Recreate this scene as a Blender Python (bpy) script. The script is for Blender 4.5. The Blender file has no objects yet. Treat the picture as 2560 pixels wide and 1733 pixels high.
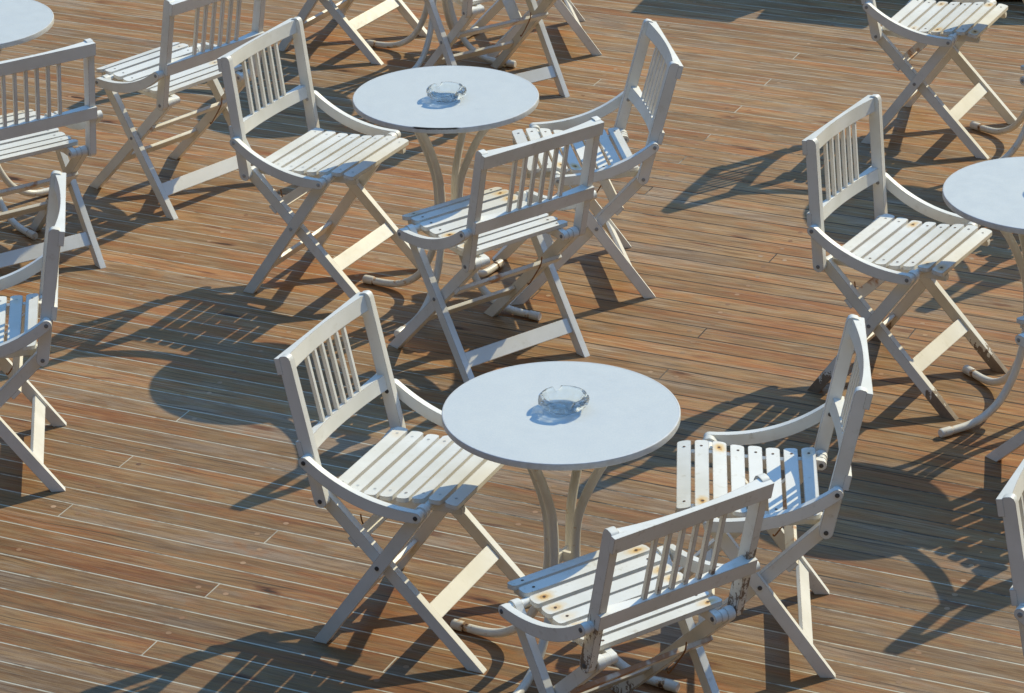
import bpy, bmesh, math, random
from mathutils import Vector, Matrix
R = math.radians
random.seed(7)
scene = bpy.context.scene

# ------------------------------------------------------------------ camera
CAM_H, PITCH, ROLL, FL = 4.118, R(24.40), R(-0.85), 2.9617
fw = Vector((0, math.cos(PITCH), -math.sin(PITCH)))
rt = Vector((1, 0, 0)); up = rt.cross(fw)
r2 = math.cos(ROLL)*rt + math.sin(ROLL)*up
u2 = -math.sin(ROLL)*rt + math.cos(ROLL)*up
cd = bpy.data.cameras.new('camera'); cam = bpy.data.objects.new('camera', cd)
scene.collection.objects.link(cam)
cam.matrix_world = Matrix(((r2.x, u2.x, -fw.x, 0), (r2.y, u2.y, -fw.y, 0), (r2.z, u2.z, -fw.z, CAM_H), (0, 0, 0, 1)))
cd.sensor_width = 36; cd.lens = 36*FL; cd.clip_start = .1; cd.clip_end = 2000
scene.camera = cam

# ------------------------------------------------------------------ light
SX, SY = -.884, -.860                         # ground shadow of a unit of height
sun_dir = Vector((-SX, -SY, 1)).normalized()
elev = math.asin(sun_dir.z); azim = math.atan2(sun_dir.x, sun_dir.y)
w = bpy.data.worlds.new('World'); scene.world = w; w.use_nodes = True
nt = w.node_tree; bg = nt.nodes['Background']
sky = nt.nodes.new('ShaderNodeTexSky'); sky.sky_type = 'NISHITA'; sky.sun_disc = False
sky.sun_elevation = elev; sky.sun_rotation = azim
sky.air_density = 1.2; sky.dust_density = .3; sky.ozone_density = 2.2
# deep blue overhead, dim haze towards the horizon
wtc = nt.nodes.new('ShaderNodeTexCoord'); wsp = nt.nodes.new('ShaderNodeSeparateXYZ'); nt.links.new(wtc.outputs['Generated'], wsp.inputs[0])
wr = nt.nodes.new('ShaderNodeMapRange'); wr.interpolation_type = 'SMOOTHSTEP'; nt.links.new(wsp.outputs[2], wr.inputs[0])
wr.inputs[1].default_value = .42; wr.inputs[2].default_value = .95
wm = nt.nodes.new('ShaderNodeMix'); wm.data_type = 'RGBA'; nt.links.new(wr.outputs[0], wm.inputs[0])
wm.inputs[6].default_value = (.38, .27, .17, 1); wm.inputs[7].default_value = (3.2, 4.7, 5.4, 1)
tint = nt.nodes.new('ShaderNodeMix'); tint.data_type = 'RGBA'; tint.blend_type = 'MULTIPLY'; tint.inputs[0].default_value = 1
nt.links.new(wm.outputs[2], tint.inputs[7])
nt.links.new(sky.outputs[0], tint.inputs[6]); nt.links.new(tint.outputs[2], bg.inputs[0]); bg.inputs[1].default_value = .085
sd = bpy.data.lights.new('sun', 'SUN'); sd.energy = 4.1; sd.angle = R(.5); sd.color = (1, .90, .63)
sun = bpy.data.objects.new('sun', sd); scene.collection.objects.link(sun)
sun.rotation_euler = sun_dir.to_track_quat('Z', 'Y').to_euler(); sun.location = (6, 12, 10)
scene.view_settings.view_transform = 'Standard'; scene.view_settings.look = 'None'
scene.view_settings.exposure = 0; scene.view_settings.gamma = 1
scene.cycles.max_bounces = 10; scene.cycles.transmission_bounces = 10; scene.cycles.sample_clamp_indirect = 6
try:
    sd.cycles.is_caustics_light = True
except Exception as e: print(e)

# ------------------------------------------------------------------ node helpers
class NT:
    def __init__(s, name):
        s.m = bpy.data.materials.new(name); s.m.use_nodes = True; s.t = s.m.node_tree
        s.b = s.t.nodes['Principled BSDF']
    def n(s, typ, **kw):
        o = s.t.nodes.new('ShaderNode'+typ)
        for k, v in kw.items(): setattr(o, k, v)
        return o
    def put(s, sock, v):
        if isinstance(v, bpy.types.NodeSocket): s.t.links.new(v, sock)
        elif isinstance(v, (tuple, list)):
            sock.default_value = tuple(v)+((1,) if len(v) == 3 and len(sock.default_value) == 4 else ())
        else: sock.default_value = v
    def math(s, op, a, b=0, c=0, clamp=False):
        o = s.n('Math', operation=op, use_clamp=clamp)
        for i, v in enumerate((a, b, c)): s.put(o.inputs[i], v)
        return o.outputs[0]
    def mix(s, f, a, b, mode='MIX'):
        o = s.n('Mix', data_type='RGBA', blend_type=mode); s.put(o.inputs[0], f); s.put(o.inputs[6], a); s.put(o.inputs[7], b)
        return o.outputs[2]
    def rng(s, v, a, b, c=0., d=1., smooth=True):
        o = s.n('MapRange', interpolation_type='SMOOTHSTEP' if smooth else 'LINEAR')
        for i, x in enumerate((v, a, b, c, d)): s.put(o.inputs[i], x)
        return o.outputs[0]
    def noise(s, vec, scale, detail=4, rough=.55, dim='3D', w=0, dist=0):
        o = s.n('TexNoise', noise_dimensions=dim)
        s.put(o.inputs['Vector'], vec); s.put(o.inputs['Scale'], scale); s.put(o.inputs['Detail'], detail)
        s.put(o.inputs['Roughness'], rough); s.put(o.inputs['Distortion'], dist)
        if dim == '4D': s.put(o.inputs['W'], w)
        return o.outputs[0]
    def vmath(s, op, a, b):
        o = s.n('VectorMath', operation=op); s.put(o.inputs[0], a); s.put(o.inputs[1], b); return o.outputs[0]
    def sep(s, v):
        o = s.n('SeparateXYZ'); s.put(o.inputs[0], v); return o.outputs
    def comb(s, x, y, z):
        o = s.n('CombineXYZ')
        for i, v in enumerate((x, y, z)): s.put(o.inputs[i], v)
        return o.outputs[0]
    def bump(s, h, strength, dist):
        o = s.n('Bump'); s.put(o.inputs['Height'], h); s.put(o.inputs['Strength'], strength); s.put(o.inputs['Distance'], dist)
        s.t.links.new(o.outputs[0], s.b.inputs['Normal'])
    def col(s, c): s.put(s.b.inputs['Base Color'], c)
    def rough(s, v): s.put(s.b.inputs['Roughness'], v)

# painted wood; object colour: r = flaking, g = rust / grime
def paint_mat(name, kind='frame', LONG='z'):
    k = NT(name)
    tc = k.n('TexCoord'); oi = k.n('ObjectInfo'); ob = tc.outputs['Object']
    cs = k.n('SeparateColor'); k.put(cs.inputs[0], oi.outputs['Color'])
    flake, rust = cs.outputs[0], cs.outputs[1]
    rnd = k.math('MULTIPLY', oi.outputs['Random'], 40)
    x, y, z = k.sep(ob)
    geo = k.n('NewGeometry')
    bv = k.n('Bevel', samples=2); bv.inputs['Radius'].default_value = .0045
    d = k.n('VectorMath', operation='DOT_PRODUCT'); k.put(d.inputs[0], bv.outputs[0]); k.put(d.inputs[1], geo.outputs['Normal'])
    edge = k.math('SUBTRACT', 1, d.outputs['Value'], clamp=True)
    big = k.noise(ob, 5, 3, .6, '4D', rnd)
    mid = k.noise(ob, 38, 5, .65, '4D', rnd)
    fine = k.noise(ob, 160, 3, .6, '4D', rnd)
    white = k.mix(k.rng(big, .3, .75), (.81, .79, .73), (.69, .665, .585))
    grime = k.math('MULTIPLY', k.rng(mid, .55, .8), k.math('ADD', .22, k.math('MULTIPLY', rust, .4)))
    c = k.mix(grime, white, (.42, .36, .25))
    # flaking
    crk = k.noise(k.vmath('MULTIPLY', ob, (LONG == 'x' and 9 or 75, 75, LONG == 'x' and 75 or 9)), 1, 4, .6, '4D', rnd)
    v = k.math('ADD', k.math('ADD', k.math('MULTIPLY', mid, .45), k.math('MULTIPLY', crk, .55)), k.math('MULTIPLY', edge, 1.15))
    v = k.math('ADD', v, k.math('MULTIPLY', k.math('SUBTRACT', fine, .5), .25))
    v = k.math('ADD', v, k.math('MULTIPLY', k.math('SUBTRACT', big, .5), .30))
    foot = k.math('MULTIPLY', k.rng(z, .15, .02), k.math('MULTIPLY', k.math('POWER', flake, 5), .42))
    v = k.math('ADD', v, foot)
    th = k.math('SUBTRACT', .825, k.math('MULTIPLY', flake, .052))
    chip = k.rng(k.math('SUBTRACT', v, th), 0., .012)
    wood = k.mix(k.noise(ob, 60, 3), (.15, .11, .078), (.30, .23, .17))
    if kind == 'seat':
        P, Y0 = .048, .243
        t = k.math('DIVIDE', k.math('SUBTRACT', Y0+P/2, y), P)
        idx = k.math('FLOOR', t)
        ly = k.math('MULTIPLY', k.math('SUBTRACT', k.math('FRACT', t), .5), P)
        lx = k.math('SUBTRACT', k.math('ABSOLUTE', x), .161)
        wn = k.n('TexWhiteNoise', noise_dimensions='2D')
        k.put(wn.inputs['Vector'], k.comb(idx, k.math('ADD', k.math('SIGN', x), rnd), 0))
        rr = wn.outputs[0]
        n2 = k.noise(ob, 60, 4, .6, '4D', rnd)
        dd = k.math('SQRT', k.math('ADD', k.math('POWER', k.math('MULTIPLY', lx, .62), 2), k.math('POWER', ly, 2)))
        dd = k.math('ADD', dd, k.math('MULTIPLY', k.math('SUBTRACT', n2, .5), .022))
        amt = k.math('MULTIPLY', k.rng(k.math('ADD', rr, k.math('MULTIPLY', rust, .62)), .92, 1.25), 1)
        halo = k.math('MULTIPLY', k.rng(dd, .026, .004), amt)
        core = k.math('MULTIPLY', k.rng(dd, .0085, .004), amt)
        c = k.mix(k.math('MULTIPLY', halo, .80), c, (.76, .47, .13))
        core = k.math('MULTIPLY', core, k.math('MULTIPLY', amt, amt))
        c = k.mix(k.math('MULTIPLY', core, .7), c, (.45, .19, .04))
    if kind == 'bar':
        n3 = k.noise(ob, 13, 3, .6, '4D', rnd)
        a = k.rng(k.math('ADD', n3, k.math('MULTIPLY', rust, .12)), .60, .70)
        c = k.mix(k.math('MULTIPLY', a, .85), c, (.45, .19, .05))
    c = k.mix(chip, c, wood)
    k.col(c); k.rough(k.rng(mid, .3, .7, .38, .55)); k.put(k.b.inputs['Specular IOR Level'], .45)
    grain = k.noise(k.vmath('MULTIPLY', ob, (25, 180, 60)), 1, 3)
    h = k.math('SUBTRACT', k.math('MULTIPLY', grain, .25), chip)
    k.bump(h, .35, .0012)
    return k.m

def screw_mat():
    k = NT('seat screws'); oi = k.n('ObjectInfo'); cs = k.n('SeparateColor'); k.put(cs.inputs[0], oi.outputs['Color'])
    n_ = k.noise(k.n('TexCoord').outputs['Object'], 14, 1)
    f = k.rng(k.math('ADD', cs.outputs[1], k.math('SUBTRACT', n_, .5)), .1, .55)
    k.col(k.mix(f, (.52, .52, .49), (.09, .05, .03))); k.rough(.6); return k.m

def bolt_mat():
    k = NT('bolt heads'); oi = k.n('ObjectInfo'); cs = k.n('SeparateColor'); k.put(cs.inputs[0], oi.outputs['Color'])
    k.col(k.mix(cs.outputs[2], (.50, .48, .44), (.045, .038, .032))); k.rough(.45); return k.m

def metal_paint_mat():
    k = NT('painted steel tube')
    tc = k.n('TexCoord'); ob = tc.outputs['Object']; oi = k.n('ObjectInfo')
    rnd = k.math('MULTIPLY', oi.outputs['Random'], 40)
    a = k.noise(ob, 7, 3, .6, '4D', rnd); b = k.noise(ob, 55, 5, .7, '4D', rnd)
    x, y, z = k.sep(ob)
    low = k.math('ADD', k.rng(z, .10, .0, 0, .035), k.math('MULTIPLY', k.n('ObjectInfo').outputs['Random'], .02))
    cap = k.rng(k.math('ABSOLUTE', k.math('SUBTRACT', k.math('SQRT', k.math('ADD', k.math('POWER', x, 2), k.math('POWER', y, 2))), .303)), .014, .003, 0, .10)
    low = k.math('ADD', low, cap)
    v = k.math('ADD', k.math('ADD', k.math('MULTIPLY', a, .45), k.math('MULTIPLY', b, .55)), low)
    c = k.mix(k.rng(a, .3, .7), (.76, .73, .66), (.66, .62, .53))
    c = k.mix(k.rng(v, .60, .66, 0, .8), c, (.50, .26, .08))
    c = k.mix(k.rng(v, .665, .69), c, (.10, .045, .02))
    k.col(c); k.rough(.36); k.bump(b, .25, .001)
    return k.m

def top_mat():
    k = NT('table top paint')
    tc = k.n('TexCoord'); ob = tc.outputs['Object']; oi = k.n('ObjectInfo')
    rnd = k.math('MULTIPLY', oi.outputs['Random'], 40)
    a = k.noise(ob, 6, 4, .6, '4D', rnd); b = k.noise(ob, 30, 5, .65, '4D', rnd); f = k.noise(ob, 260, 2, .5)
    c = k.mix(k.rng(a, .3, .7), (.585, .605, .595), (.62, .635, .61))
    c = k.mix(k.rng(f, .35, .65, 0, .30), c, (.46, .52, .54))
    c = k.mix(k.rng(b, .66, .78, 0, .28), c, (.50, .50, .40))
    x, y, z = k.sep(ob)
    s = k.math('SINE', k.math('MULTIPLY', k.math('ADD', k.math('MULTIPLY', x, .8), k.math('MULTIPLY', y, 1.6)), 1))
    v = k.noise(k.vmath('MULTIPLY', ob, (9, 40, 1)), 1, 2, .5, '4D', rnd)
    c = k.mix(k.rng(v, .74, .80, 0, .40), c, (.35, .36, .34))
    sp = k.noise(ob, 120, 1, .5, '4D', rnd); c = k.mix(k.rng(sp, .80, .83, 0, .6), c, (.25, .22, .18))
    k.col(c); k.rough(k.rng(b, .3, .7, .42, .58)); k.put(k.b.inputs['Specular IOR Level'], .4)
    k.bump(k.noise(ob, 90, 3), .08, .0008)
    return k.m

def band_mat():
    k = NT('table edge band')
    tc = k.n('TexCoord'); ob = tc.outputs['Object']; oi = k.n('ObjectInfo')
    cs = k.n('SeparateColor'); k.put(cs.inputs[0], oi.outputs['Color'])
    x, y, z = k.sep(ob)
    b = k.noise(ob, 40, 4, .65)
    c = k.mix(k.rng(b, .3, .7), (.66, .67, .66), (.58, .57, .54))
    # a strip of the enamel is gone along the upper edge of one table
    m = k.math('MULTIPLY', k.rng(k.math('ADD', k.math('ABSOLUTE', k.math('ADD', x, .03)), k.math('MULTIPLY', b, .03)), .095, .08), k.rng(y, -.2, -.25))
    m = k.math('MULTIPLY', m, k.rng(k.math('ADD', z, k.math('MULTIPLY', k.math('SUBTRACT', b, .5), .006)), .7345, .7355))
    m = k.math('MULTIPLY', m, cs.outputs[1])
    c = k.mix(m, c, (.05, .04, .03))
    k.col(c); k.rough(.4)
    return k.m

def metal_mat(name, col, rough, metallic=.8):
    k = NT(name)
    tc = k.n('TexCoord'); a = k.noise(tc.outputs['Object'], 300, 3)
    k.col(k.mix(a, col, tuple(v*.35 for v in col))); k.rough(rough); k.put(k.b.inputs['Metallic'], metallic)
    return k.m

def glass_mat():
    k = NT('clear glass'); k.col((.97, 1, .99)); k.rough(0.0)
    k.put(k.b.inputs['Transmission Weight'], 1); k.put(k.b.inputs['IOR'], 1.48)
    tr = k.n('BsdfTransparent'); mx = k.n('MixShader'); mx.inputs[0].default_value = .14
    k.t.links.new(k.b.outputs[0], mx.inputs[1]); k.t.links.new(tr.outputs[0], mx.inputs[2])
    k.t.links.new(mx.outputs[0], k.t.nodes['Material Output'].inputs[0])
    return k.m

def deck_mat():
    k = NT('teak deck planks')
    uv = k.n('UVMap'); uv.uv_map = 'plank'
    at = k.n('Attribute'); at.attribute_name = 'rnd'; rnd = at.outputs['Fac']
    pk = k.n('Attribute'); pk.attribute_name = 'plug'; plug = pk.outputs['Fac']
    geo = k.n('NewGeometry'); pos = geo.outputs['Position']
    u, v, _ = k.sep(uv.outputs[0])
    wv = k.math('MULTIPLY', rnd, 53)
    wob = k.noise(k.comb(k.math('MULTIPLY', u, 2.3), k.math('MULTIPLY', v, 9), wv), 1, 2, .5)
    v = k.math('ADD', v, k.math('MULTIPLY', k.math('SUBTRACT', wob, .5), .035))
    def st(a, b): return k.comb(k.math('MULTIPLY', u, a), k.math('MULTIPLY', v, b), 0)
    broad = k.noise(pos, .8, 3, .6)
    n1 = k.noise(st(1.5, 9), 1, 4, .6, '4D', wv, .3)
    n2 = k.rng(k.noise(st(5, 60), 1, 5, .65, '4D', wv, .6), .36, .64, 0, 1)
    n3 = k.noise(st(7, 260), 1, 4, .7, '4D', wv, .2)
    n4 = k.noise(st(9, 18), 1, 3, .6, '4D', k.math('ADD', wv, 9), .5)
    # orange brown heart wood against grey weathered wood
    n1b = k.noise(st(4.5, 26), 1, 4, .6, '4D', k.math('ADD', wv, 3), .4)
    g = k.math('ADD', k.math('ADD', k.math('MULTIPLY', n1, .50), k.math('MULTIPLY', rnd, .10)), k.math('ADD', k.math('MULTIPLY', broad, .32), k.math('MULTIPLY', n1b, .36)))
    warm = k.mix(n2, (.345, .122, .040), (.465, .205, .070))
    tan = k.mix(n2, (.280, .150, .062), (.400, .240, .110))
    grey = k.mix(n2, (.275, .182, .118), (.415, .305, .228))
    c = k.mix(k.rng(g, .52, .66), warm, tan)
    c = k.mix(k.rng(g, .64, .80), c, grey)
    c = k.mix(k.rng(n4, .51, .70, 0, .62), c, (.42, .175, .055))
    c = k.mix(k.rng(n3, .50, .66, 0, .60), c, (.085, .045, .024))
    nl = k.noise(st(3.5, 210), 1, 3, .6, '4D', k.math('ADD', wv, 60), .3)
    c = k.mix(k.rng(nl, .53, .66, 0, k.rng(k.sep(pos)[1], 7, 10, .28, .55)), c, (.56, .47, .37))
    nf = k.noise(pos, 420, 2, .5)
    c = k.mix(k.rng(nf, .35, .62, 0, .28), c, (.12, .07, .04))
    c = k.mix(k.rng(n3, .46, .28, 0, .42), c, (.44, .34, .23))
    # dark cracks and mildew in streaks
    n5 = k.noise(st(1.8, 120), 1, 3, .5, '4D', k.math('ADD', wv, 20), .4)
    c = k.mix(k.rng(n5, .62, .70, 0, .75), c, (.045, .026, .014))
    n6 = k.noise(st(1.6, 16), 1, 4, .6, '4D', k.math('ADD', wv, 33), .4)
    c = k.mix(k.rng(n6, .66, .80, 0, .65), c, (.07, .05, .03))
    # knots
    vo = k.n('TexVoronoi', voronoi_dimensions='3D'); k.put(vo.inputs['Vector'], k.comb(k.math('MULTIPLY', u, 2.2), k.math('MULTIPLY', v, 7), wv)); k.put(vo.inputs['Scale'], 1.)
    kd = k.math('ADD', vo.outputs['Distance'], k.math('MULTIPLY', k.math('SUBTRACT', n2, .5), .10))
    c = k.mix(k.rng(kd, .15, .05, 0, .8), c, (.16, .055, .022))
    c = k.mix(k.rng(kd, .055, .03, 0, .85), c, (.04, .022, .012))
    # plank to plank value
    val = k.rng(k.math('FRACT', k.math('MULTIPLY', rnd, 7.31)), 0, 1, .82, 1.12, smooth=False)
    py = k.sep(pos)[1]; val = k.math('MULTIPLY', val, k.rng(py, 6.8, 9.6, .73, .98))  # near planks darkened: vignetting and weaker sky reflection put into the colour
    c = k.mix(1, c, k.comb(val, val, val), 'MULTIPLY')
    pc = k.mix(k.math('FRACT', k.math('MULTIPLY', rnd, 91.7)), (.22, .10, .05), (.50, .34, .23))
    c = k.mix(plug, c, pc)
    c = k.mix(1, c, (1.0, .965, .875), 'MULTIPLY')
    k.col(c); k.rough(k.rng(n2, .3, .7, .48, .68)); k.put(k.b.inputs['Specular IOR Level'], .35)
    h = k.math('ADD', k.math('MULTIPLY', n3, .6), k.math('MULTIPLY', n2, .6))
    k.bump(h, .35, .0012)
    return k.m

PHI = R(-24.46); PU = (math.cos(PHI), math.sin(PHI)); PV = (-math.sin(PHI), math.cos(PHI))
PITCHW, V0 = .0867, 6.3915 - 73*.0867
def caulk_mat():
    k = NT('deck caulking')
    geo = k.n('NewGeometry'); pos = geo.outputs['Position']
    x, y, z = k.sep(pos)
    u = k.math('ADD', k.math('MULTIPLY', x, PU[0]), k.math('MULTIPLY', y, PU[1]))
    v = k.math('ADD', k.math('MULTIPLY', x, PV[0]), k.math('MULTIPLY', y, PV[1]))
    row = k.math('FLOOR', k.math('ADD', k.math('DIVIDE', k.math('SUBTRACT', v, V0), PITCHW), .5))
    a = k.noise(k.comb(k.math('MULTIPLY', u, 1.6), k.math('MULTIPLY', row, 3.7), 0), 1, 4, .65)
    b = k.noise(pos, 40, 3, .6)
    # the seams in the middle of the deck have gone dark
    dx = k.math('SUBTRACT', x, .95); dy = k.math('MULTIPLY', k.math('SUBTRACT', y, 9.15), .72)
    d = k.math('SQRT', k.math('ADD', k.math('POWER', dx, 2), k.math('POWER', dy, 2)))
    f = k.math('ADD', k.math('ADD', k.rng(d, .6, 2.1, -.20, .55, smooth=False), a), k.math('MULTIPLY', k.math('SUBTRACT', b, .5), .45))
    c = k.mix(k.rng(f, .46, .80), (.035, .026, .016), (.50, .44, .33))
    c = k.mix(k.rng(k.noise(k.comb(k.math('MULTIPLY', u, 7), k.math('MULTIPLY', row, 5.3), 0), 1, 4, .7), .50, .66, 0, .75), c, (.13, .095, .06))
    k.col(c); k.rough(.5)
    return k.m

M = dict(paint=paint_mat('white paint on wood'), rail=paint_mat('white paint on rails', 'frame', 'x'), seat=paint_mat('white paint on seat slats', 'seat', 'x'), bar=paint_mat('stained white paint', 'bar', 'x'),
         tube=metal_paint_mat(), top=top_mat(), band=band_mat(), bolt=bolt_mat(),
         screw=screw_mat(), rust=metal_mat('rusty steel', (.36, .16, .05), .7, .1), glass=glass_mat(), deck=deck_mat(), caulk=caulk_mat())

# ------------------------------------------------------------------ mesh helpers
def finish(bm, name, mat, parent=None, bevel=0, angle=35, mats=None):
    bmesh.ops.recalc_face_normals(bm, faces=bm.faces)
    if bevel:
        es = [e for e in bm.edges if len(e.link_faces) == 2 and e.calc_face_angle(0) > R(50)]
        bmesh.ops.bevel(bm, geom=es, offset=bevel, segments=2, profile=.6, affect='EDGES', clamp_overlap=True)
    for f in bm.faces: f.smooth = True
    # area weighted corner normals, so broad faces stay flat beside their rounded edges
    bm.normal_update(); cosl = math.cos(R(angle)); nrm = []
    area = {f: f.calc_area() for f in bm.faces}
    for f in bm.faces:
        for l in f.loops:
            a = Vector()
            for g in l.vert.link_faces:
                if g.normal.dot(f.normal) > cosl: a += g.normal*area[g]
            nrm.append(a.normalized() if a.length > 0 else f.normal.copy())
    me = bpy.data.meshes.new(name); bm.to_mesh(me); bm.free()
    me.normals_split_custom_set(nrm)
    for m_ in (mats or [mat]): me.materials.append(m_)
    o = bpy.data.objects.new(name, me); scene.collection.objects.link(o)
    if parent: o.parent = parent
    return o

def plate(bm, pts, x0, x1):
    """polygon in (y, z) pushed from x0 to x1"""
    a = [bm.verts.new((x0, p[0], p[1])) for p in pts]; b = [bm.verts.new((x1, p[0], p[1])) for p in pts]
    bm.faces.new(a); bm.faces.new(b[::-1])
    for i in range(len(pts)):
        j = (i+1) % len(pts); bm.faces.new((a[j], a[i], b[i], b[j]))

def box(bm, cx, cy, cz, sx, sy, sz, rot=None):
    vs = []
    for dx in (-.5, .5):
        for dy in (-.5, .5):
            for dz in (-.5, .5):
                p = Vector((dx*sx, dy*sy, dz*sz))
                if rot: p = rot @ p
                vs.append(bm.verts.new(p+Vector((cx, cy, cz))))
    for f in ((0, 1, 3, 2), (4, 6, 7, 5), (0, 4, 5, 1), (2, 3, 7, 6), (0, 2, 6, 4), (1, 5, 7, 3)):
        bm.faces.new([vs[i] for i in f])

def cyl_x(bm, x0, x1, y, z, r, n=20):
    plate(bm, [(y+r*math.cos(2*math.pi*i/n), z+r*math.sin(2*math.pi*i/n)) for i in range(n)], x0, x1)

def arc(c, r, a0, a1, n=9):
    return [(c[0]+r*math.cos(a0+(a1-a0)*i/n), c[1]+r*math.sin(a0+(a1-a0)*i/n)) for i in range(n+1)]

def tube(bm, pts, rad, n=14, caps=True):
    rings = []; prev = None
    for i, p in enumerate(pts):
        p = Vector(p); a = Vector(pts[max(i-1, 0)]); b = Vector(pts[min(i+1, len(pts)-1)])
        t = (b-a).normalized()
        s = prev if prev else (Vector((0, 0, 1)) if abs(t.z) < .9 else Vector((1, 0, 0)))
        s = (s-t*s.dot(t)).normalized(); prev = s; q = t.cross(s)
        r = rad[i] if isinstance(rad, (list, tuple)) else rad
        rings.append([bm.verts.new(p+s*(r*math.cos(2*math.pi*k/n))+q*(r*math.sin(2*math.pi*k/n))) for k in range(n)])
    for a, b in zip(rings, rings[1:]):
        for k in range(n): bm.faces.new((a[k], a[(k+1) % n], b[(k+1) % n], b[k]))
    if caps: bm.faces.new(rings[0][::-1]); bm.faces.new(rings[-1])

def smooth_path(pts, n=8):
    out = []
    P = [Vector(p) for p in pts]
    for i in range(len(P)-1):
        p0 = P[max(i-1, 0)]; p1 = P[i]; p2 = P[i+1]; p3 = P[min(i+2, len(P)-1)]
        for k in range(n):
            t = k/n
            out.append(.5*((2*p1)+(p2-p0)*t+(2*p0-5*p1+4*p2-p3)*t*t+(3*p1-p0-3*p2+p3)*t**3))
    out.append(P[-1]); return out

def lathe(bm, prof, n=64, c=(0, 0)):
    rings = []
    for r, z in prof:
        if r < 1e-6: rings.append([bm.verts.new((c[0], c[1], z))])
        else: rings.append([bm.verts.new((c[0]+r*math.cos(2*math.pi*k/n), c[1]+r*math.sin(2*math.pi*k/n), z)) for k in range(n)])
    for a, b in zip(rings, rings[1:]):
        for k in range(n):
            j = (k+1) % n
            if len(a) == 1: bm.faces.new((a[0], b[k], b[j]))
            elif len(b) == 1: bm.faces.new((a[k], a[j], b[0]))
            else: bm.faces.new((a[k], a[j], b[j], b[k]))

def empty(name, label, cat, group=None, loc=(0, 0, 0), rz=0):
    o = bpy.data.objects.new(name, None); scene.collection.objects.link(o)
    o.empty_display_size = .1; o.location = loc; o.rotation_euler = (0, 0, rz)
    o['label'] = label; o['category'] = cat
    if group: o['group'] = group
    return o

# ------------------------------------------------------------------ deck
DECK_A, DECK_B = -3.86, .64
joints = {}
for (ju, jv) in [(-4.5, 6.693), (-3.86, 6.785), (-3.86, 6.438), (-3.86, 6.093), (-4.5, 7.372), (-3.86, 11.397), (-3.86, 11.046), (-3.86, 10.71),
                 (-3.86, 10.368), (-4.5, 10.807), (-3.86, 10.036), (-3.86, 9.697), (-3.22, 9.267), (-3.22, 8.6), (-3.22, 8.274), (-2.58, 8.83),
                 (-3.86, 8.698), (-4.65, 8.693), (-4.5, 7.041), (-3.22, 6.273)]:
    joints.setdefault(math.floor((jv-V0)/PITCHW), []).append(ju)

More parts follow.
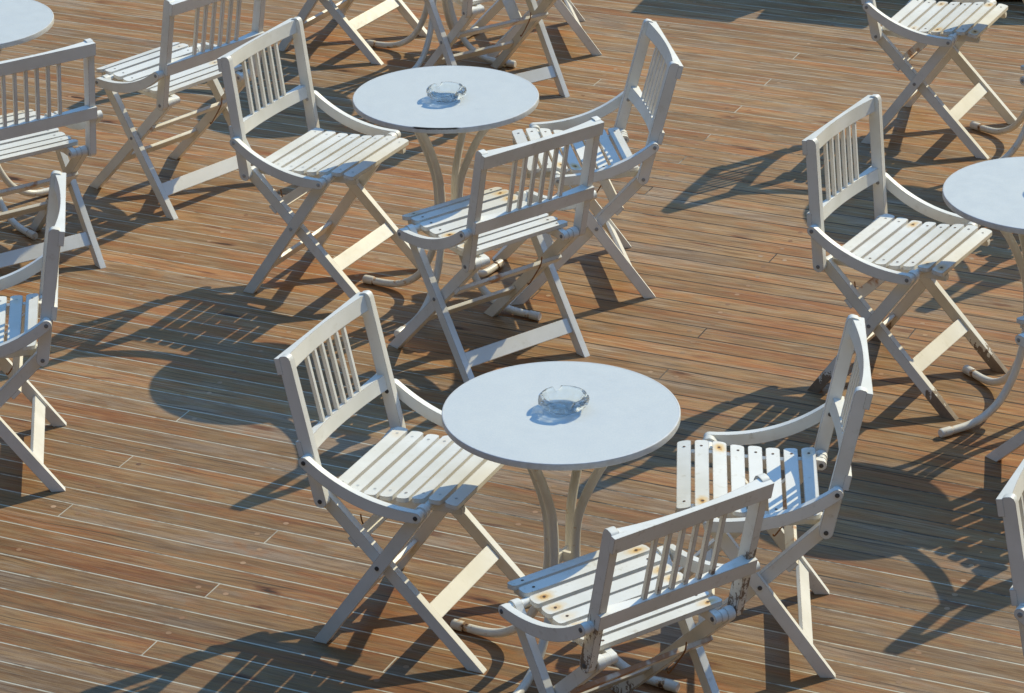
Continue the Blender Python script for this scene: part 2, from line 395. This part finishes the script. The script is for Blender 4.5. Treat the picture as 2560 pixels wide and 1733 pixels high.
def build_deck():
    bm = bmesh.new(); uvl = bm.loops.layers.uv.new('plank')
    rl = bm.faces.layers.float.new('rnd'); pl = bm.faces.layers.float.new('plug')
    rg = random.Random(3)
    GAP = .0064
    def W(u, v, z): return (u*PU[0]+v*PV[0], u*PU[1]+v*PV[1], z)
    for row in range(math.floor((-12-V0)/PITCHW), math.floor((30-V0)/PITCHW)):
        v0 = V0+row*PITCHW; near = 5 < v0 < 13.5
        if row in joints:
            js = sorted(joints[row]); b = js[0]
            lst = js[:]
            p = js[0]
            while p > -24: p -= DECK_B*rg.choice((5, 6, 7)); lst.append(p)
            p = js[-1]
            while p < 18: p += DECK_B*rg.choice((5, 6, 7)); lst.append(p)
        else:
            k0 = rg.randint(-36, -32) ; lst = [DECK_A+DECK_B*k0]
            if near:      # keep unlisted rows free of joints where the photograph shows none
                lst = [DECK_A+DECK_B*(-5-rg.randint(0, 2)), DECK_A+DECK_B*(5+rg.randint(0, 2))]
                p = lst[0]
                while p > -24: p -= DECK_B*rg.choice((5, 6, 7)); lst.append(p)
                p = lst[1]
            else: p = lst[0]
            while p < 18: p += DECK_B*rg.choice((5, 6, 7)); lst.append(p)
        lst = sorted(lst)
        for a, b in zip(lst, lst[1:]):
            r = rg.random(); off = rg.random()*40
            g = GAP*rg.uniform(.9, 1.1)
            ua, ub, va, vb = a+.0022, b-.0022, v0+g/2, v0+PITCHW-g/2
            n = 1; top = 0.0; bot = -.012
            q = [bm.verts.new(W(*t)) for t in ((ua, va, top), (ub, va, top), (ub, vb, top), (ua, vb, top))]
            s = [bm.verts.new(W(*t)) for t in ((ua, va, bot), (ub, va, bot), (ub, vb, bot), (ua, vb, bot))]
            fs = [bm.faces.new(q)]+[bm.faces.new((q[(i+1) % 4], q[i], s[i], s[(i+1) % 4])) for i in range(4)]
            cu = [(ua, va), (ub, va), (ub, vb), (ua, vb)]
            mp = {}
            for i in range(4): mp[q[i]] = cu[i]; mp[s[i]] = cu[i]
            for f in fs:
                f[rl] = r
                for l in f.loops: l[uvl].uv = (mp[l.vert][0]+off, mp[l.vert][1]-v0+off)
            if -1 < v0 < 16:
                # dowel plugs: one by each plank end, some over the beams
                spots = [a+.045, b-.045]
                kk = math.ceil((a-DECK_A)/DECK_B)
                while DECK_A+DECK_B*kk < b:
                    uu = DECK_A+DECK_B*kk
                    if uu-a > .2 and b-uu > .2: spots.append(uu+rg.uniform(-.012, .012))
                    kk += 1
                for su in spots:
                    if not -9 < su < 6: continue
                    cv = v0+PITCHW/2+rg.uniform(-.006, .006)
                    if rg.random() < .35: continue
                    vs = [bm.verts.new(W(su+.0085*math.cos(t*math.pi/6), cv+.0085*math.sin(t*math.pi/6), .0005)) for t in range(12)]
                    f = bm.faces.new(vs); f[rl] = rg.random(); f[pl] = rg.uniform(.25, .9)
                    for l in f.loops: l[uvl].uv = (su+off, cv-v0+off)
    me = bpy.data.meshes.new('deck'); bm.to_mesh(me); bm.free(); me.materials.append(M['deck'])
    o = bpy.data.objects.new('deck', me); scene.collection.objects.link(o); o['kind'] = 'structure'
    bm = bmesh.new()
    S = 400
    bm.faces.new([bm.verts.new(p) for p in ((-S, -S, -.0005), (S, -S, -.0005), (S, S, -.0005), (-S, S, -.0005))])
    me = bpy.data.meshes.new('deck_caulking'); bm.to_mesh(me); bm.free(); me.materials.append(M['caulk'])
    o = bpy.data.objects.new('deck_caulking', me); scene.collection.objects.link(o); o['kind'] = 'structure'
build_deck()

# ------------------------------------------------------------------ chair
wb, wa, wo, wi, ws = .226, .2578, .2261, .1991, .1977
T = Vector((-.2048, .8396)); A = Vector((-.1504, .5559)); B = Vector((-.1274, .4323)); F = Vector((.1749, .4595))
X = Vector((.0406, .2676)); FF = Vector((.3113, 0.)); RR = Vector((-.1444, 0.))
BACK = ('back_post', 'top_rail', 'lower_rail', 'spindle')

def leg_pts(top, foot, hw):
    d = (foot-top).normalized(); n = Vector((-d.y, d.x))      # n: left of the way down
    a = math.atan2(n.y, n.x)
    pts = arc(top, hw*1.08, a, a+math.pi, 10)                  # round over the top, going away from d
    # choose the arc that bulges upward
    mid = pts[5]
    if (Vector(mid)-top).dot(d) > 0: pts = arc(top, hw*1.08, a, a-math.pi, 10)
    def hit(p):
        t = -p.y/d.y; return (p.x+d.x*t, 0.)
    e1 = hit(top-n*hw); e0 = hit(top+n*hw)
    return pts+[e1, e0]

def make_chair():
    t = empty('folding_chair', '', 'chair')
    P = M['paint']
    def bolt(parent, x, s, y, z, r=.0062):
        bm = bmesh.new(); cyl_x(bm, x, x+s*.0022, y, z, r, 14); cyl_x(bm, x, x+s*.0042, y, z, r*.55, 8)
        finish(bm, 'bolt', M['bolt'], parent)
    for s in (1, -1):
        bm = bmesh.new(); plate(bm, leg_pts(F, RR, .0172), s*(wo-.0118), s*(wo+.0118))
        l = finish(bm, 'leg', P, t, .0016); bolt(l, s*(wo+.0118), s, X.x, X.y)
        bm = bmesh.new(); plate(bm, leg_pts(B, FF, .0172), s*(wi-.0118), s*(wi+.0118))
        finish(bm, 'leg', P, t, .0016)
        # back post
        d = (T-B).normalized(); n = Vector((-d.y, d.x)); h = .0185
        a = math.atan2(n.y, n.x)
        pts = arc(B, h, a, a+math.pi, 10)
        if (Vector(pts[5])-B).dot(d) > 0: pts = arc(B, h, a, a-math.pi, 10)
        e = B+d*((T-B).length+.002)
        pts += [tuple(e-n*h-d*.016), tuple(e-n*(h-.003)-d*.006), tuple(e-n*(h-.009)-d*.001), tuple(e-n*.004), tuple(e+n*(h-.010)-d*.001), tuple(e+n*(h-.003)-d*.006), tuple(e+n*h-d*.014)]
        bm = bmesh.new(); plate(bm, [(p[0]-A.x, p[1]-A.y) for p in pts], s*(wb-.0119), s*(wb+.0119))
        o = finish(bm, 'back_post', P, t, .0018); o.location = (0, A.x, A.y)
        bolt(o, s*(wb+.0119), s, B.x-A.x, B.y-A.y); bolt(o, s*(wb-.0119), -s, 0, 0)
        # armrest, a shallow curved bar from the back post down to the front leg
        m_ = (A+F)/2+Vector((-.012, -.030)); ctl = 2*m_-(A+F)/2
        cen = [((1-q)**2*A+2*q*(1-q)*ctl+q*q*F) for q in [i/14 for i in range(15)]]
        up_, lo_ = [], []
        for i, c in enumerate(cen):
            tt = (cen[min(i+1, 14)]-cen[max(i-1, 0)]).normalized(); nn = Vector((-tt.y, tt.x))
            hw = .0158+.0022*math.sin(math.pi*i/14); up_.append(c+nn*hw); lo_.append(c-nn*hw)
        t0 = (cen[1]-cen[0]).normalized(); t1 = (cen[14]-cen[13]).normalized()
        a1 = math.atan2(t1.y, t1.x); a0 = math.atan2(t0.y, t0.x)
        pts = [tuple(p) for p in up_]+arc(F, .0158, a1+math.pi/2, a1-math.pi/2, 8)[1:-1]+[tuple(p) for p in lo_[::-1]]+arc(A, .0158, a0-math.pi/2, a0-3*math.pi/2, 8)[1:-1]
        bm = bmesh.new(); plate(bm, pts, s*(wa-.0105), s*(wa+.0105))
        o = finish(bm, 'armrest', P, t, .0020)
        bolt(o, s*(wa+.0105), s, A.x, A.y); bolt(o, s*(wa+.0105), s, F.x, F.y)
        for q in (A, F):
            bm = bmesh.new(); cyl_x(bm, s*(wo+.0110), s*(wa-.0100), q.x, q.y, .0140); finish(bm, 'hinge_washer', P, t, .0010)
        # seat rail under the slats
        top = [(y, seat_z(y)-.0132) for y in [ -.105+i*.0365 for i in range(11)]]
        bot = [(y, seat_z(y)-.0132-(.030 if -.06 < y < .20 else .027)) for y in [.252-i*.0365 for i in range(10)]]
        pts = top+[(.263, seat_z(.26)-.022), (.262, seat_z(.26)-.034)]+bot[1:]+arc((B.x, B.y), .0150, -math.pi*.35, -math.pi*1.35, 8)
        bm = bmesh.new(); plate(bm, pts, s*.150, s*.1705)
        finish(bm, 'seat_rail', P, t, .0014)
        bm = bmesh.new(); cyl_x(bm, s*.1700, s*(wi-.0112), B.x, B.y, .0162); o = finish(bm, 'hinge_spacer', P, t, .0014)
        bolt(o, s*.1502, -s, B.x, B.y)
        bm = bmesh.new(); cyl_x(bm, s*.1700, s*(wo-.0112), F.x, F.y, .0118); finish(bm, 'hinge_spacer', P, t, .0014)
    # rails of the back
    d = (T-B).normalized(); n = Vector((-d.y, d.x))
    if n.x > 0: n = -n                                           # n points backwards
    def rail(name, s0, s1):
        out = [(-.2392, .0285), (.2392, .0285), (.2392, .0110), (.2150, .0110), (.2150, -.0050)]
        N = 16
        for i in range(1, N): x = .2150*(1-2*i/N); out.append((x, -.0050+.0175*(1-(x/.215)**2)))
        out += [(-.2150, -.0050), (-.2150, .0110), (-.2392, .0110)]
        bm = bmesh.new(); lo, hi = [], []
        for x, dep in out:
            for ss, l in ((s0, lo), (s1, hi)):
                p = B+d*ss+n*dep-A; l.append(bm.verts.new((x, p.x, p.y)))
        bm.faces.new(lo); bm.faces.new(hi[::-1])
        for i in range(len(out)):
            j = (i+1) % len(out); bm.faces.new((lo[j], lo[i], hi[i], hi[j]))
        o = finish(bm, name, M['rail'], t, .0016); o.location = (0, A.x, A.y); return o
    rail('top_rail', .3655, .4115); rail('lower_rail', .1310, .1745)
    for i in range(6):
        x = (i-2.5)*.0412
        rot = Matrix.Rotation(math.atan2(-d.x, d.y), 3, 'X')
        c = B+d*.27+n*.0175-A
        bm = bmesh.new(); box(bm, x, c.x, c.y, .0125, .0115, .194, rot)
        o = finish(bm, 'spindle', P, t, .0020); o.location = (0, A.x, A.y)
    # seat: eight slats with round ends and their screws
    bm = bmesh.new()
    for i in range(8):
        y = .243-.048*i; hw = .01885; z0 = seat_z(y)
        sl = (seat_z(y+.015)-seat_z(y-.015))/.03
        L = ws+random.uniform(-.002, .002); r = .014
        out = []
        for sx in (1, -1):
            for sy in ((-1, 1) if sx > 0 else (1, -1)):
                cx, cy = sx*(L-r*.75), sy*(hw-r)
                a0 = {(1, -1): -90, (1, 1): 0, (-1, 1): 90, (-1, -1): 180}[(sx, sy)]
                for q in range(6):
                    a = R(a0+18*q); out.append((cx+r*.75*math.cos(a), cy+r*math.sin(a)))
        tp = [bm.verts.new((px, y+py, z0+py*sl)) for px, py in out]
        bt = [bm.verts.new((px, y+py, z0+py*sl-.0130)) for px, py in out]
        bm.faces.new(tp); bm.faces.new(bt[::-1])
        for q in range(len(out)):
            j = (q+1) % len(out); bm.faces.new((tp[j], tp[q], bt[q], bt[j]))
    es = [e for e in bm.edges if e.calc_face_angle(0) > R(50)]
    bmesh.ops.recalc_face_normals(bm, faces=bm.faces)
    bmesh.ops.bevel(bm, geom=es, offset=.0018, segments=2, profile=.6, affect='EDGES', clamp_overlap=True)
    for i in range(8):
        y = .243-.048*i; z0 = seat_z(y)
        for s in (1, -1):
            x = s*(.161+random.uniform(-.002, .002)); yy = y+random.uniform(-.002, .002)
            v = [bm.verts.new((x+.0042*math.cos(q*math.pi/5), yy+.0042*math.sin(q*math.pi/5), z0+.0008)) for q in range(10)]
            c = bm.verts.new((x, yy, z0+.0004))
            for q in range(10): bm.faces.new((v[q], v[(q+1) % 10], c)).material_index = 1
    finish(bm, 'seat', None, t, 0, 35, [M['seat'], M['screw']])
    # stretchers and the cross bar
    def board(name, top, foot, tt, hx, wid, th, off, mat):
        d_ = (foot-top).normalized(); n_ = Vector((-d_.y, d_.x))
        if n_.y < 0: n_ = -n_
        c = top+(foot-top)*tt+n_*off
        rot = Matrix.Rotation(math.atan2(d_.y, d_.x), 3, 'X')
        bm = bmesh.new(); box(bm, 0, c.x, c.y, 2*hx, wid, th, rot)
        return finish(bm, name, mat, t, .0016)
    board('stretcher', F, RR, .81, wo-.0122, .050, .012, .003, M['rail'])
    board('stretcher', B, FF, .69, wi-.0122, .050, .012, .003, M['rail'])
    board('cross_bar', B, FF, .23, .2105, .034, .013, -.0240, M['bar'])
    bm = bmesh.new(); c = B+(FF-B)*.16
    tube(bm, smooth_path([(.118, c.x-.010, c.y-.012), (.118, c.x-.004, c.y-.040), (.116, c.x+.020, c.y-.080), (.112, c.x+.050, c.y-.125), (.112, c.x+.056, c.y-.122)], 4), .0022, 8)
    finish(bm, 'locking_hook', M['rust'], t)
    return t

def seat_z(y):
    ys = [.267, .243, .195, .147, .099, .051, .003, -.045, -.093, -.118]
    zs = [.4725, .4785, .4815, .4765, .4680, .4645, .4600, .4605, .4625, .4655]
    for i in range(len(ys)-1):
        if y >= ys[i+1] or i == len(ys)-2:
            t = (ys[i]-y)/(ys[i]-ys[i+1]); return zs[i]+(zs[i+1]-zs[i])*t

CHAIRS = [ # key, x, y, rot, back tilt, flaking, rust, label
 ('A', -.302, 7.309, -2.011, -.010, .25, .15, 'clean white folding chair left of the nearest table, front slats tucked under its top'),
 ('B', .285, 6.507, .613, -.013, .90, 1.35, 'flaking white folding chair nearest the bottom edge, back turned, orange rust round its seat screws'),
 ('C', .693, 7.175, 1.506, -.002, .35, .75, 'white folding chair at the right side of the nearest table, its back seen almost edge-on'),
 ('D', -.665, 9.700, -2.053, .015, .20, .05, 'white folding chair at the left side of the middle table with the ashtray'),
 ('E', -.034, 8.977, .669, -.005, .60, .55, 'white folding chair with its back to us in front of the middle table'),
 ('F', .296, 9.672, 1.712, -.021, .75, .50, 'white folding chair at the right of the middle table, faced by its slatted back edge'),
 ('G', 1.199, 8.824, -2.122, .026, 1.0, .45, 'white folding chair left of the right edge table, bare wood showing at its feet'),
 ('H', 1.604, 11.062, -2.034, -.018, .65, .55, 'white folding chair in the top right corner, its back cut off by the top edge'),
 ('I', -1.184, 10.519, .835, .001, .70, .25, 'white folding chair with its back to us beside the corner table at the top left'),
 ('J', -1.706, 9.801, .600, .024, .40, .20, 'white folding chair cut by the left edge, its back just below the corner table'),
 ('K', -1.532, 8.295, 1.690, .007, .45, .20, 'white folding chair half outside the left edge, only its back and rear legs showing'),
 ('M', -.717, 12.260, -2.069, 0, .45, .20, 'white folding chair at the top edge left of the tube-legged table, only legs in view'),
 ('N', -.041, 11.502, .592, 0, .80, .30, 'white folding chair cut by the top edge right behind the middle table, chipped stretcher showing'),
 ('O', .200, 12.217, 1.698, 0, .50, .20, 'white folding chair at the top edge, only its two rear leg ends showing rightmost'),
 ('P', 1.798, 8.082, .652, 0, .50, .40, 'white folding chair mostly outside the right edge below the right table, one leg tip showing'),
 ('Q', 2.169, 10.336, .651, 0, .50, .30, 'white folding chair outside the right edge above the right table, only a slat tip showing'),
 ('L', 1.445, 6.453, -2.013, -.002, .45, .20, 'white folding chair in the bottom right corner, only its left back post and rail showing'),
]
jit = random.Random(11)
proto = make_chair()
def copy_tree(o, parent=None):
    c = o.copy(); scene.collection.objects.link(c)
    if parent: c.parent = parent
    for ch in list(o.children): copy_tree(ch, c)
    return c
def paint_tree(o, col):
    o.color = col
    for ch in o.children: paint_tree(ch, col)
srcs = [proto]+[copy_tree(proto) for _ in CHAIRS[1:]]
for c, (key, x, y, rz, tilt, fl, ru, label) in zip(srcs, CHAIRS):
    c.location = (x, y, 0); c.rotation_euler = (0, 0, rz); c['label'] = label; c['category'] = 'chair'; c['group'] = 'white folding chairs set round the deck tables'
    paint_tree(c, (fl, ru, dict(A=.95, B=.8, C=.9, G=.6, E=.55, K=.6, D=.15, F=.35, I=.45, H=.4).get(key, .4), 1))
    for ch in c.children:
        base = ch.name.split('.')[0]
        if key == 'G' and base in BACK: paint_tree(ch, (.15, .2, .6, 1))
        if key == 'B' and base == 'lower_rail': paint_tree(ch, (.35, .9, .8, 1))
        if base == 'seat': ch.rotation_euler = (jit.uniform(-.004, .004), jit.uniform(-.004, .004), jit.uniform(-.005, .005)); ch.location.z = jit.uniform(0, .001)
        if base == 'armrest': ch.location.z += jit.uniform(-.0025, .0025)
        if ch.name.split('.')[0] in BACK: ch.rotation_euler = (math.atan2(-tilt, .285), 0, 0)

# ------------------------------------------------------------------ tables
TR, TZ = .3078, .740
def make_table():
    t = empty('bistro_table', '', 'table')
    bm = bmesh.new(); lathe(bm, [(0, TZ-.0004), (TR-.010, TZ-.0004), (TR-.0045, TZ-.0005), (TR-.0045, TZ-.012), (TR-.010, TZ-.0145), (0, TZ-.0145)], 128)
    top = finish(bm, 'tabletop', M['top'], t)
    bm = bmesh.new(); prof = [(TR-.0058, TZ-.0016), (TR-.0052, TZ-.0002), (TR-.0035, TZ), (TR-.0012, TZ-.0008), (TR, TZ-.0030), (TR, TZ-.0165), (TR-.0015, TZ-.019), (TR-.0045, TZ-.020), (TR-.009, TZ-.019), (TR-.009, TZ-.0150)]
    lathe(bm, prof, 128); finish(bm, 'edge_band', M['band'], top)
    for k in range(4):
        a = k*math.pi/2; ca, sa = math.cos(a), math.sin(a)
        rz = [(.215, .719), (.199, .706), (.166, .672), (.130, .625), (.096, .565), (.067, .500), (.049, .445), (.042, .390), (.041, .330), (.045, .270), (.058, .205), (.085, .135), (.128, .072), (.185, .033), (.245, .0175), (.335, .0150)]
        bm = bmesh.new(); tube(bm, smooth_path([(r*ca, r*sa, z) for r, z in rz], 5), .0125, 16)
        l = finish(bm, 'leg', M['tube'], t)
        bm = bmesh.new(); tube(bm, [(r*ca, r*sa, z) for r, z in ((.306, .0158), (.309, .0155), (.343, .0150), (.347, .0150))], [.0135, .0148, .0148, .0125], 16)
        finish(bm, 'foot_cap', M['tube'], l)
    for nm, z_, w_, d_, h_ in (('leg_brace', .318, .074, .010, .030), ('top_bracket', .7185, .430, .030, .006)):
        bm = bmesh.new()
        box(bm, 0, 0, z_, w_, d_, h_); box(bm, 0, w_/4+d_/4, z_, d_, w_/2-d_/2, h_-.002); box(bm, 0, -w_/4-d_/4, z_, d_, w_/2-d_/2, h_-.002)
        bmesh.ops.remove_doubles(bm, verts=bm.verts, dist=.00001); finish(bm, nm, M['tube'], t, 0)
    return t
TABLES = [
 (.124, 7.043, 149, 0, 'round white table nearest the camera with a glass ashtray, seen whole near the centre'),
 (-.206, 9.456, 150, 1, 'round white table with a glass ashtray and a dark peeled strip on its front edge'),
 (1.616, 8.515, 118, 0, 'round white table cut by the right edge beside the chair with bare feet'),
 (-1.924, 10.326, 40, 0, 'round white table cut by the top left corner'),
 (-.281, 12.010, 154, 0, 'white table at the top edge of which only the curved tube legs show'),
 (2.020, 10.800, 130, 0, 'white table outside the right edge at the top, one curved tube foot showing'),
]
tp = make_table()
tabs = [tp]+[copy_tree(tp) for _ in TABLES[1:]]
for t, (x, y, a, ru, label) in zip(tabs, TABLES):
    t.location = (x, y, 0); t.rotation_euler = (0, 0, R(a)); t['label'] = label; t['category'] = 'table'; t['group'] = 'round white tables on the deck'
    paint_tree(t, (0, ru, 0, 1))
    for ch in t.children:                     # keep the top's own marks turned to the same side
        if ch.name.startswith('tabletop'): ch.rotation_euler = (0, 0, -R(a))

# ------------------------------------------------------------------ ashtrays
def make_ashtray():
    bm = bmesh.new(); n = 96
    outer = [(0, 0), (.038, 0), (.042, .0010), (.0500, .0060), (.0590, .0140), (.0645, .0205), (.0668, .0262), (.0655, .0315), (.0610, .0352), (.0555, .0362), (.0505, .0350)]
    inner = [(.0470, .0315), (.0440, .0255), (.0415, .0190), (.0375, .0135), (.031, .0108), (.020, .0100), (0, .0098)]
    prof = outer+inner
    rings = []
    for r, z in prof:
        if r == 0: rings.append([bm.verts.new((0, 0, z))]); continue
        ring = []
        for k in range(n):
            a = 2*math.pi*k/n; zz = z
            if z > .019:                      # four rests pressed into the rim
                dd = min(abs((a-b+math.pi) % (2*math.pi)-math.pi) for b in (0.12, math.pi/2+.12, math.pi+.12, 1.5*math.pi+.12))
                q = dd*r/.0068
                if q < 1.6: zz = max(.019, z-.0115*max(0, math.cos(min(q, 1.6)/1.6*math.pi/2))**.8)
            rr_ = r*(1+(.018*math.cos(12*a) if .004 < z < .024 and r > .045 else 0))
            ring.append(bm.verts.new((rr_*math.cos(a), rr_*math.sin(a), zz*1.12)))
        rings.append(ring)
    for a, b in zip(rings, rings[1:]):
        for k in range(n):
            j = (k+1) % n
            if len(a) == 1: bm.faces.new((a[0], b[k], b[j]))
            elif len(b) == 1: bm.faces.new((a[k], a[j], b[0]))
            else: bm.faces.new((a[k], a[j], b[j], b[k]))
    return finish(bm, 'ashtray', M['glass'], None, 0, 60)
ash = make_ashtray()
ASH = [(.131, 7.052, 0.15, 'clear glass ashtray on the nearest white table'), (-.203, 9.425, .35, 'clear glass ashtray on the table with the peeled front edge'),
       (1.640, 8.520, .6, 'clear glass ashtray on the table cut by the right edge')]
for i, (x, y, a, label) in enumerate(ASH):
    o = ash if i == 0 else ash.copy()
    if i: scene.collection.objects.link(o)
    o.location = (x, y, TZ-.0004); o.rotation_euler = (0, 0, a); o['label'] = label; o['category'] = 'ashtray'; o['group'] = 'glass ashtrays on the tables'
    try: o.cycles.is_caustics_caster = True
    except Exception as e: print(e)
for t in tabs:
    for ch in t.children:
        if ch.name.startswith('tabletop'):
            try: ch.cycles.is_caustics_receiver = True
            except Exception as e: print(e)

# ------------------------------------------------------------------ corner locker, and two unseen boxes added past the top edge to cast shadows
def locker(x, y, ang, w_, d_, h, label):
    k = empty('locker_or_shadow_box', label, 'locker', 'lockers at the far side of the deck', (x, y, 0), ang)
    bm = bmesh.new(); box(bm, w_/2, d_/2, (h-.03)/2+.012, w_-.02, d_-.02, h-.042)
    finish(bm, 'body', MLOCK, k, .006)
    bm = bmesh.new(); box(bm, w_/2, d_/2, h-.0145, w_, d_, .029)
    finish(bm, 'lid', MLOCK, k, .006)
    bm = bmesh.new(); box(bm, w_/2, -.004+.01, h-.09, .06, .012, .03)
    finish(bm, 'latch', M['bolt'], k, .002)
    return k
kk = NT('grey green locker paint'); tcc = kk.n('TexCoord'); kk.col(kk.mix(kk.noise(tcc.outputs['Object'], 8), (.16, .21, .21), (.21, .26, .26))); kk.rough(.5); MLOCK = kk.m
locker(.529+.884*.8, 12.555+.86*.8, R(-20), .45, 1.1, .80, 'unseen grey green box added beyond the top edge, casting the left of two shadows')
locker(1.066+.884*.8, 12.449+.86*.8, R(-20), .47, 1.1, .80, 'unseen grey green box added beyond the top edge, casting the right of two shadows')
locker(1.93, 12.62, R(-2), 1.6, .6, .34, 'low grey green locker at the top right corner behind the chair seat')
